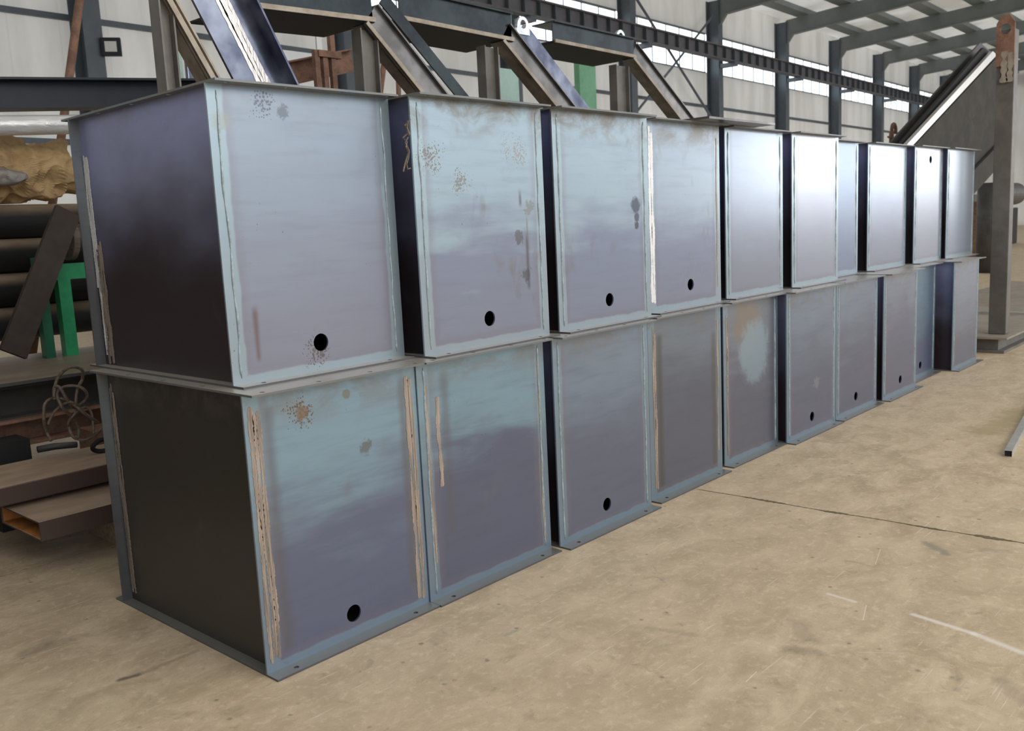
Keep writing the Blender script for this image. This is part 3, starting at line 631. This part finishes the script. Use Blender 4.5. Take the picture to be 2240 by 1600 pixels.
# wire rope sling and shackle
def curve(pts, r, n=10, name=None):
    P = [Vector(p) for p in pts]; out = []
    for i in range(len(P)-1):
        p0 = P[max(i-1, 0)]; p1 = P[i]; p2 = P[i+1]; p3 = P[min(i+2, len(P)-1)]
        for k in range(n):
            t = k/n; out.append(.5*((2*p1)+(-p0+p2)*t+(2*p0-5*p1+4*p2-p3)*t*t+(-p0+3*p1-3*p2+p3)*t**3))
    out.append(P[-1]); return out
sl = MB(); Y = 2.45
for pp, r in (([(118,870),(125,830),(150,805),(178,808),(180,830),(170,850),(166,880),(172,905)], .009),
              ([(120,875),(118,850),(130,848),(150,880),(165,892),(190,870),(180,850),(150,845),(125,858),(135,890),(160,915),(172,940),(168,960),(155,948),(152,920),(175,900)], .009),
              ([(235,905),(220,940),(195,960),(172,962),(152,945),(150,925),(165,905),(185,892),(200,905),(205,950)], .0075),
              ([(112,965),(102,945),(96,920),(98,885),(118,872),(150,878),(185,905),(215,925)], .009),
              ([(105,930),(120,900),(150,880),(175,890)], .008)):
    sl.tube(curve([at_y(*p, Y + .03*math.sin(i*1.9)) for i, p in enumerate(pp)], r, 8), r, 7)
o = sl.build('wire_rope_sling', M['rope'], smooth=True); tag(o, 'tangled brown wire rope sling looped in front of the grey plate', 'rope')
sh = MB(); c = at_y(222, 975, 2.38)
sh.tube([c + Vector((.05*math.cos(t), .012*math.sin(t*2), .032*math.sin(t)+.0)) for t in [2*math.pi*k/24 for k in range(25)]], .013, 8)
o = sh.build('shackle', M['black'], smooth=True); tag(o, 'black lifting shackle lying on the flat beam beside the case', 'shackle')
o = MB().tube([at_z(82, 984, .421), at_z(120, 977, .421), at_z(168, 973, .421)], [.02, .02, .018], 10).build('round_bar', M['dark_pipe'], smooth=True); tag(o, 'short dark round bar on the flat beam below the sling', 'bar')
# pipe stack
for k, (zc, lab) in enumerate(((1.765, 'top pipe of the dark stack at the left edge'), (1.52, 'second pipe from the top in the dark stack'), (1.275, 'third pipe from the top in the dark stack'), (1.03, 'lowest pipe of the dark stack'))):
    q = MB(); n_ = 28; r = .12
    q.tube([(-3.5, 4.42, zc), (2.2, 4.42, zc)], r, n_)
    o = q.build('steel_pipe', M['dusty_pipe'], smooth=True); tag(o, lab, 'pipe', None)
    if k: 
        q = MB().tube([(-3.5, 4.67, zc+.122), (2.2, 4.67, zc+.122)], r, n_)  # row added so that the gaps between the pipes stay dark
        o = q.build('steel_pipe', M['dusty_pipe'], smooth=True); tag(o, 'added dark pipe behind the stack, darkening its gaps', 'pipe', 'pipes added behind the stack')
for x, lab in ((-1.2, 'black rack carrying the pipe stack, its near end off to the left'), (1.9, 'black rack carrying the pipe stack, hidden end behind the first case')):
    rk = empty('pipe_rack', (x, 4.5, .8)); tag(rk, lab, 'rack', 'pipe racks')
    MB().box(0, .1, .31, .41, 0, 1.3).build('post', M['black'], rk); MB().box(0, .1, -.25, .31, 0, .108).build('arm', M['black'], rk)
# flanged valve at the pipe ends, and leaning strap
va = empty('flanged_pipe', tuple(at_y(142, 522, 3.95))); tag(va, 'brown flanged pipe end resting on the green stand', 'pipe')
q = MB(); seg_ = 28
ring = [(math.cos(2*math.pi*k/seg_)*.155, math.sin(2*math.pi*k/seg_)*.155) for k in range(seg_)]
q.plate(ring, [(0, 0, .085)] + [(.12*math.cos(a_), .12*math.sin(a_), .013) for a_ in [math.pi/4*j for j in range(8)]], .04, lambda u, v, w_: (w_, u, v)); q.build('flange', M['dusty'], va)
q = MB(); q.plate([(math.cos(2*math.pi*k/seg_)*.10, math.sin(2*math.pi*k/seg_)*.10) for k in range(seg_)], [(0, 0, .085)], .8, lambda u, v, w_: (.04+w_, u, v)); q.build('pipe_body', M['dark_pipe'], va, False)
a = at_y(148, 462, 3.75); b = at_y(28, 775, 3.6)
o = MB().sweep([(-.085, -.02), (.085, -.02), (.085, .02), (-.085, .02)], a, b, (0, 1, 0)).build('leaning_flat_bar', simple('dark_brown_bar', (.065, .05, .04), .8, 0, .3, 4)); tag(o, 'wide brown flat bar leaning from the flanged pipe down to the left', 'bar')
gz = at_y(140, 577, 3.95).z-.80; gx = at_y(125, 600, 3.9).x
gs = empty('green_stand', (gx, 3.95, .80)); tag(gs, 'bright green steel stand carrying the flanged pipe', 'stand')
MB().box(-.02, .50, -.05, .07, gz-.11, gz).build('top_bar', M['green'], gs)
MB().box(0, .085, -.05, .03, 0, gz-.11).build('leg', M['green'], gs); MB().box(.40, .485, -.05, .03, 0, gz-.11).build('leg', M['green'], gs)
o = MB().box(at_y(80, 600, 3.9).x, at_y(101, 600, 3.9).x, 3.9, 3.98, .80, 1.5).build('green_upright', simple('dark_green_paint', (.02, .17, .09), .5, 0, .3, 5)); tag(o, 'darker green upright left of the bright green stand', 'upright')
# crumpled kraft paper bundle, foil wrapped pipe, navy beam
def crumple(name, mat, c, sz, seed, amp, sub=5):
    bm = bmesh.new(); bmesh.ops.create_icosphere(bm, subdivisions=sub, radius=1)
    for v in bm.verts:
        p = v.co.copy(); q = Vector((p.x*sz[0], p.y*sz[1], p.z*sz[2]))
        n1 = abs(noise.noise(q*3.2+Vector((seed, 0, 0)))); n2 = abs(noise.noise(q*7.5+Vector((0, seed, 0)))); n3 = noise.noise(q*1.5+Vector((seed, seed, 0)))
        k = 1 + amp*(-n1*1.3 - n2*.6 + n3*.6)
        v.co = Vector((q.x*k, q.y*k, max(q.z*k, -sz[2]*.9)))
    me = bpy.data.meshes.new(name); bm.to_mesh(me); bm.free(); me.materials.append(mat)
    o = bpy.data.objects.new(name, me); col.objects.link(o); o.location = c; return o
M['kraft'] = simple('kraft_paper', (.62, .43, .21), .7, 0, .4, 6, (1, 1, 1), .3, (.42, .28, .14))
M['grey_sheet'] = simple('grey_plastic_sheet', (.34, .31, .29), .5, 0, .4, 5, (1, 1, 1), .2)
c = at_y(45, 368, 4.4); o = crumple('paper_bundle', M['kraft'], (c.x-.05, 4.50, c.z), (.80, .26, .275), 6.0, .45, 6); tag(o, 'large crumpled brown kraft paper bundle on the pipes under the foil-wrapped pipe', 'paper')
c = at_y(10, 385, 4.3); o = crumple('plastic_sheet', M['grey_sheet'], (c.x-.05, 4.15, c.z-.02), (.2, .12, .07), 9.0, .5, 4); tag(o, 'crumpled grey sheet at the left edge below the paper bundle', 'sheet')
M['foil'] = simple('bright_foil', (.97, .98, .98), .25, .35, .15, 3, (1, 3, 3), .35)
o = MB().tube([at_y(-500, 277, 4.1), at_y(-60, 276, 4.1), at_y(60, 274, 4.1), at_y(420, 268, 4.1)], .068, 24).build('foil_wrapped_pipe', M['foil'], smooth=True); tag(o, 'shining silver foil-wrapped pipe under the navy beam', 'pipe')
a = at_y(-420, 209, 4.3); b = at_y(500, 205, 4.3)
hb('navy_beam', a, b, .21, .24, 'navy', 'long navy blue steel beam lying across at the left, above the foil pipe', 'steel beam')
o = MB().box(at_y(-420,213,4.3).x, b.x, 4.10, 4.16, a.z-.12, a.z+.12).build('navy_beam_web', M['navy']); 
bpy.data.objects.remove(o, do_unlink=True)
# leaning rusty pole and slim things standing beyond
def pole(p, q, y, r, mat, lab, cat='pole', name='leaning_pole', foot=True):
    a = at_y(*p, y); b = at_y(*q, y); d = b-a
    if foot and d.z < 0: b = a + d*((a.z)/-d.z)
    o = MB().tube([a, b], r, 10).build(name, M[mat], smooth=True); tag(o, lab, cat); return o
pole((178, -30), (150, 180), 5.2, .035, 'rust', 'rusty brown pole leaning in front of the wall column')
pole((578, 30), (566, 92), 5.6, .03, 'frame_grey', 'grey pole end standing behind the nearest frame')
pole((844, 105), (833, 195), 5.0, .03, 'rust', 'rusty pole left of two seen through the second frame')
pole((870, 130), (872, 200), 5.3, .028, 'rust', 'rusty pole right of two seen through the second frame')
def slab(name, pts, y, th, mat, lab, cat):
    o = MB().prism([at_y(*p, y) for p in pts], (0, th, 0)).build(name, M[mat]); tag(o, lab, cat); return o
def slab_to_floor(name, x0, x1, ytop, y, th, mat, lab, cat):
    a = at_y(x0, ytop, y); b = at_y(x1, ytop, y)
    o = MB().box(a.x, b.x, y, y+th, 0, (a.z+b.z)/2).build(name, M[mat], bevel=.01); tag(o, lab, cat); return o
slab_to_floor('blue_plate', 404, 432, 92, 5.0, .05, 'frame_blue', 'narrow upright blue steel plate behind the nearest frame', 'steel plate')
slab_to_floor('white_cabinet', 600, 692, 112, 6.4, .6, 'white', 'plain white cabinet top seen behind the rusty beam', 'cabinet')
tb = at_y(612, 165, 4.9); te = at_y(770, 132, 4.9)
hb('rusty_beam', tb, te, .22, .2, 'rust', 'rusty H beam lying at a slant behind the frames', 'steel beam')
# rusty trestle
tr = empty('rusty_trestle', (at_y(700, 180, 4.6).x, 4.6, 0)); tag(tr, 'rusty trestle with two uprights and a cross bar behind the first case', 'trestle')
ox = tr.location.x
for (xa, xb, yt) in ((688, 698, 108), (706, 716, 118), (720, 730, 60)):
    a = at_y(xa, yt, 4.6); b = at_y(xb, yt, 4.6); MB().box(a.x-ox, b.x-ox, 0, .05, 0, a.z).build('upright', M['rust'], tr)
a = at_y(695, 116, 4.6); b = at_y(745, 124, 4.6); MB().box(a.x-ox, b.x-ox, -.02, .07, a.z-.03, a.z+.03).build('cross_bar', M['rust'], tr)
a = at_y(692, 82, 4.6); MB().box(a.x-ox, a.x-ox+.06, .0, .02, a.z-.12, a.z+.04).build('white_tag', M['white'], tr)
slab_to_floor('mint_machine', 1082, 1134, 150, 5.6, .12, 'mint', 'mint green machine cabinet seen through the third frame', 'machine')
slab_to_floor('green_machine', 1266, 1302, 120, 7.2, .12, 'green_pale', 'tall green machine column seen through the last frame', 'machine')
slab_to_floor('grey_cabinet', 383, 393, 70, 5.8, .2, 'mint', 'slim grey-green upright beyond the nearest post', 'post')

# ------------------------------------------------------------ right background
pc = empty('steel_post', (0, 0, 0)); tag(pc, 'tall brown-grey steel post on a base plate beyond the far end of the stack', 'post')
zb = .17; a = at_z(2186, 732, zb); b = at_z(2228, 738, zb)
x0 = a.x; 
pw = .26; pc.location = (a.x+.02, a.y-.22, zb)
pc.location = (a.x, a.y-.06, zb)
hz = at_x(2215, 62, a.x).z - zb
MB().box(0, .14, 0, .17, .002, hz).build('shaft', M['post_brown'], pc, bevel=.006)
MB().plate([(0, 0), (.17, 0), (.17, .42), (.12, .5), (.05, .5), (0, .42)], [(.085, .36, .05)], .03, lambda u, v, w_: (-.03+w_, u, hz-.36+v)).build('head_plate', M['rust'], pc)
sm = smear(.06, 0, .34, .10, 0, 61, 2, 40); sm.v = [(-.032+v[1], v[0], hz-.55+v[2]) for v in sm.v]; sm.build('ground_patch', M['frame_tan'], pc)
pf = empty('base_platform', (0, 0, 0)); tag(pf, 'low dark steel base platform with pale plate top under the far post', 'platform')
pa = at_z(2120, 735, zb); x0 = pa.x-.06; y0 = a.y-.14
MB().box(x0+.08, x0+7.5, y0+.1, y0+1.75, .03, .15).build('side_frame', M['post_brown'], pf)
MB().box(x0, x0+7.6, y0, y0+1.85, .15, .17).build('top_plate', simple('dusty_platform_plate', (.40, .35, .29), .5, .1, .25, 3), pf)
MB().box(x0+.03, x0+7.5, y0+.03, y0+1.8, .0, .03).build('bottom_plate', M['post_brown'], pf)
MB().box(x0+2.2, x0+2.3, y0, y0+1.85, .17, .20).build('cross_strip', M['galv'], pf)
# heavy girder leaning up to the post head, and a second one behind and below it
def lean_quad(parent, y, th, l0, l1, name, mat):
    # l0, l1: two (upper, lower) pixel pairs giving the long edges of one plate in the plane y
    q = [at_y(*l0[0], y), at_y(*l0[1], y), at_y(*l1[1], y), at_y(*l1[0], y)]
    d = (q[1]-q[0]); k = (q[1].z-.01)/-d.z; e0 = q[1]+d*k
    d = (q[2]-q[3]); k = (q[2].z-.01)/-d.z; e1 = q[2]+d*k
    o_ = parent.location
    return MB().prism([q[0]-o_, e0-o_, e1-o_, q[3]-o_], (0, th, 0)).build(name, M[mat], parent)
g1 = empty('leaning_girder', (9.0, 2.0, 0)); tag(g1, 'heavy dark steel girder with bright ground edge leaning up towards the far post', 'steel girder')
lean_quad(g1, 2.30, .03, ((2145, 93), (1955, 305)), ((2172, 118), (1985, 315)), 'back_flange', 'dark_pipe')
lean_quad(g1, 2.10, .05, ((2152, 104), (1975, 310)), ((2176, 122), (1998, 316)), 'web', 'black')
lean_quad(g1, 2.00, .06, ((2172, 112), (1988, 312)), ((2181, 120), (1998, 317)), 'ground_edge', 'ground_bright')
lean_quad(g1, 2.02, .05, ((2184, 122), (2001, 318)), ((2205, 178), (2066, 325)), 'front_flange', 'girder')
lean_quad(g1, 2.10, .05, ((2205, 178), (2066, 325)), ((2205, 230), (2110, 330)), 'side_plate', 'girder')
g2 = empty('leaning_girder', (9.0, 2.5, 0)); tag(g2, 'darker steel girder leaning below and behind the bright-edged one', 'steel girder')
lean_quad(g2, 2.50, .05, ((2215, 215), (2110, 325)), ((2215, 290), (2100, 410)), 'web', 'girder')
lean_quad(g2, 2.42, .05, ((2215, 285), (2100, 405)), ((2215, 332), (2130, 425)), 'lower_flange', 'girder')
o = empty('rusty_hook', tuple(at_y(1955, 285, 3.0))); tag(o, 'small rusty hook standing above the far cases', 'hook')
hx = MB().tube([Vector((.09*math.cos(t), 0, .10*math.sin(t))) for t in [math.pi*k/12 for k in range(-2, 15)]], .03, 8); hx.tube([(-.1, 0, -.02), (-.1, 0, .005-o.location.z)], .04, 8); hx.build('bow', M['rust'], o, True)
MB().tube([(-.25, 0, -.12), (.1, 0, -.14)], .018, 6).build('cross_pin', M['rust'], o)
# machinery beyond
a = at_y(2165, 520, 3.2); o = MB().tube([(a.x, 3.2, .0), (a.x, 3.2, at_y(2165, 400, 3.2).z)], .28, 24).build('dark_cylinder', M['dark_pipe'], smooth=True); tag(o, 'dark upright cylinder seen between the stack and the far post', 'cylinder')
a = at_y(2180, 425, 4.2); q = MB(); q.plate([(math.cos(2*math.pi*k/28)*.30, math.sin(2*math.pi*k/28)*.30) for k in range(28)], [(0, 0, .27)], 1.8, lambda u, v, w_: (a.x+w_, 4.2+u, a.z+v))
q.box(a.x+.3, a.x+.5, 4.1, 4.3, 0, a.z-.3)
o = q.build('open_duct', M['dark_pipe']); tag(o, 'black open duct mouth seen between the far case and the post', 'duct')
a = at_y(2150, 520, 5.0); o = MB().box(a.x, a.x+.5, 5.0, 5.6, 0, at_y(2150, 440, 5.0).z).build('rusty_machine', M['rust'], bevel=.03); tag(o, 'rusty brown machine part beyond the far case', 'machine')
dm = empty('dark_machine', (at_y(2128, 600, 6.5).x, 6.5, 0)); tag(dm, 'large dark machine body in the shade behind the far post', 'machine')
hm = at_y(2160, 425, 6.5).z
MB().box(0, 5.5, 0, .8, 0, hm*.72).build('body', M['black'], dm, bevel=.03); MB().box(.3, 1.3, .1, .7, hm*.72, hm).build('hood', M['dark_pipe'], dm, bevel=.03)
MB().box(1.6, 1.9, -.05, .0, .3, hm*.5).build('bright_panel', M['chrome'], dm)
# galvanised square tube on the floor
a = at_z(2205, 1000, 0); o = empty('square_tube', (a.x, a.y, 0)); tag(o, 'thin galvanised square tube lying on the floor at the right edge', 'steel tube')
b = at_z(2245, 925, 0); o.rotation_euler.z = math.atan2(b.y-a.y, b.x-a.x)
m = MB(); s2 = .022; m.box(0, 2.4, -s2, s2, 0, .002); m.box(0, 2.4, -s2, s2, .038, .040); m.box(0, 2.4, -s2, -s2+.002, .002, .038); m.box(0, 2.4, s2-.002, s2, .002, .038)
m.build('tube_wall', M['galv'], o); MB().box(.01, .012, -s2+.002, s2-.002, .002, .038).build('mouth_shade', M['black'], o)  # black sheet stands in for the shade inside the open tube
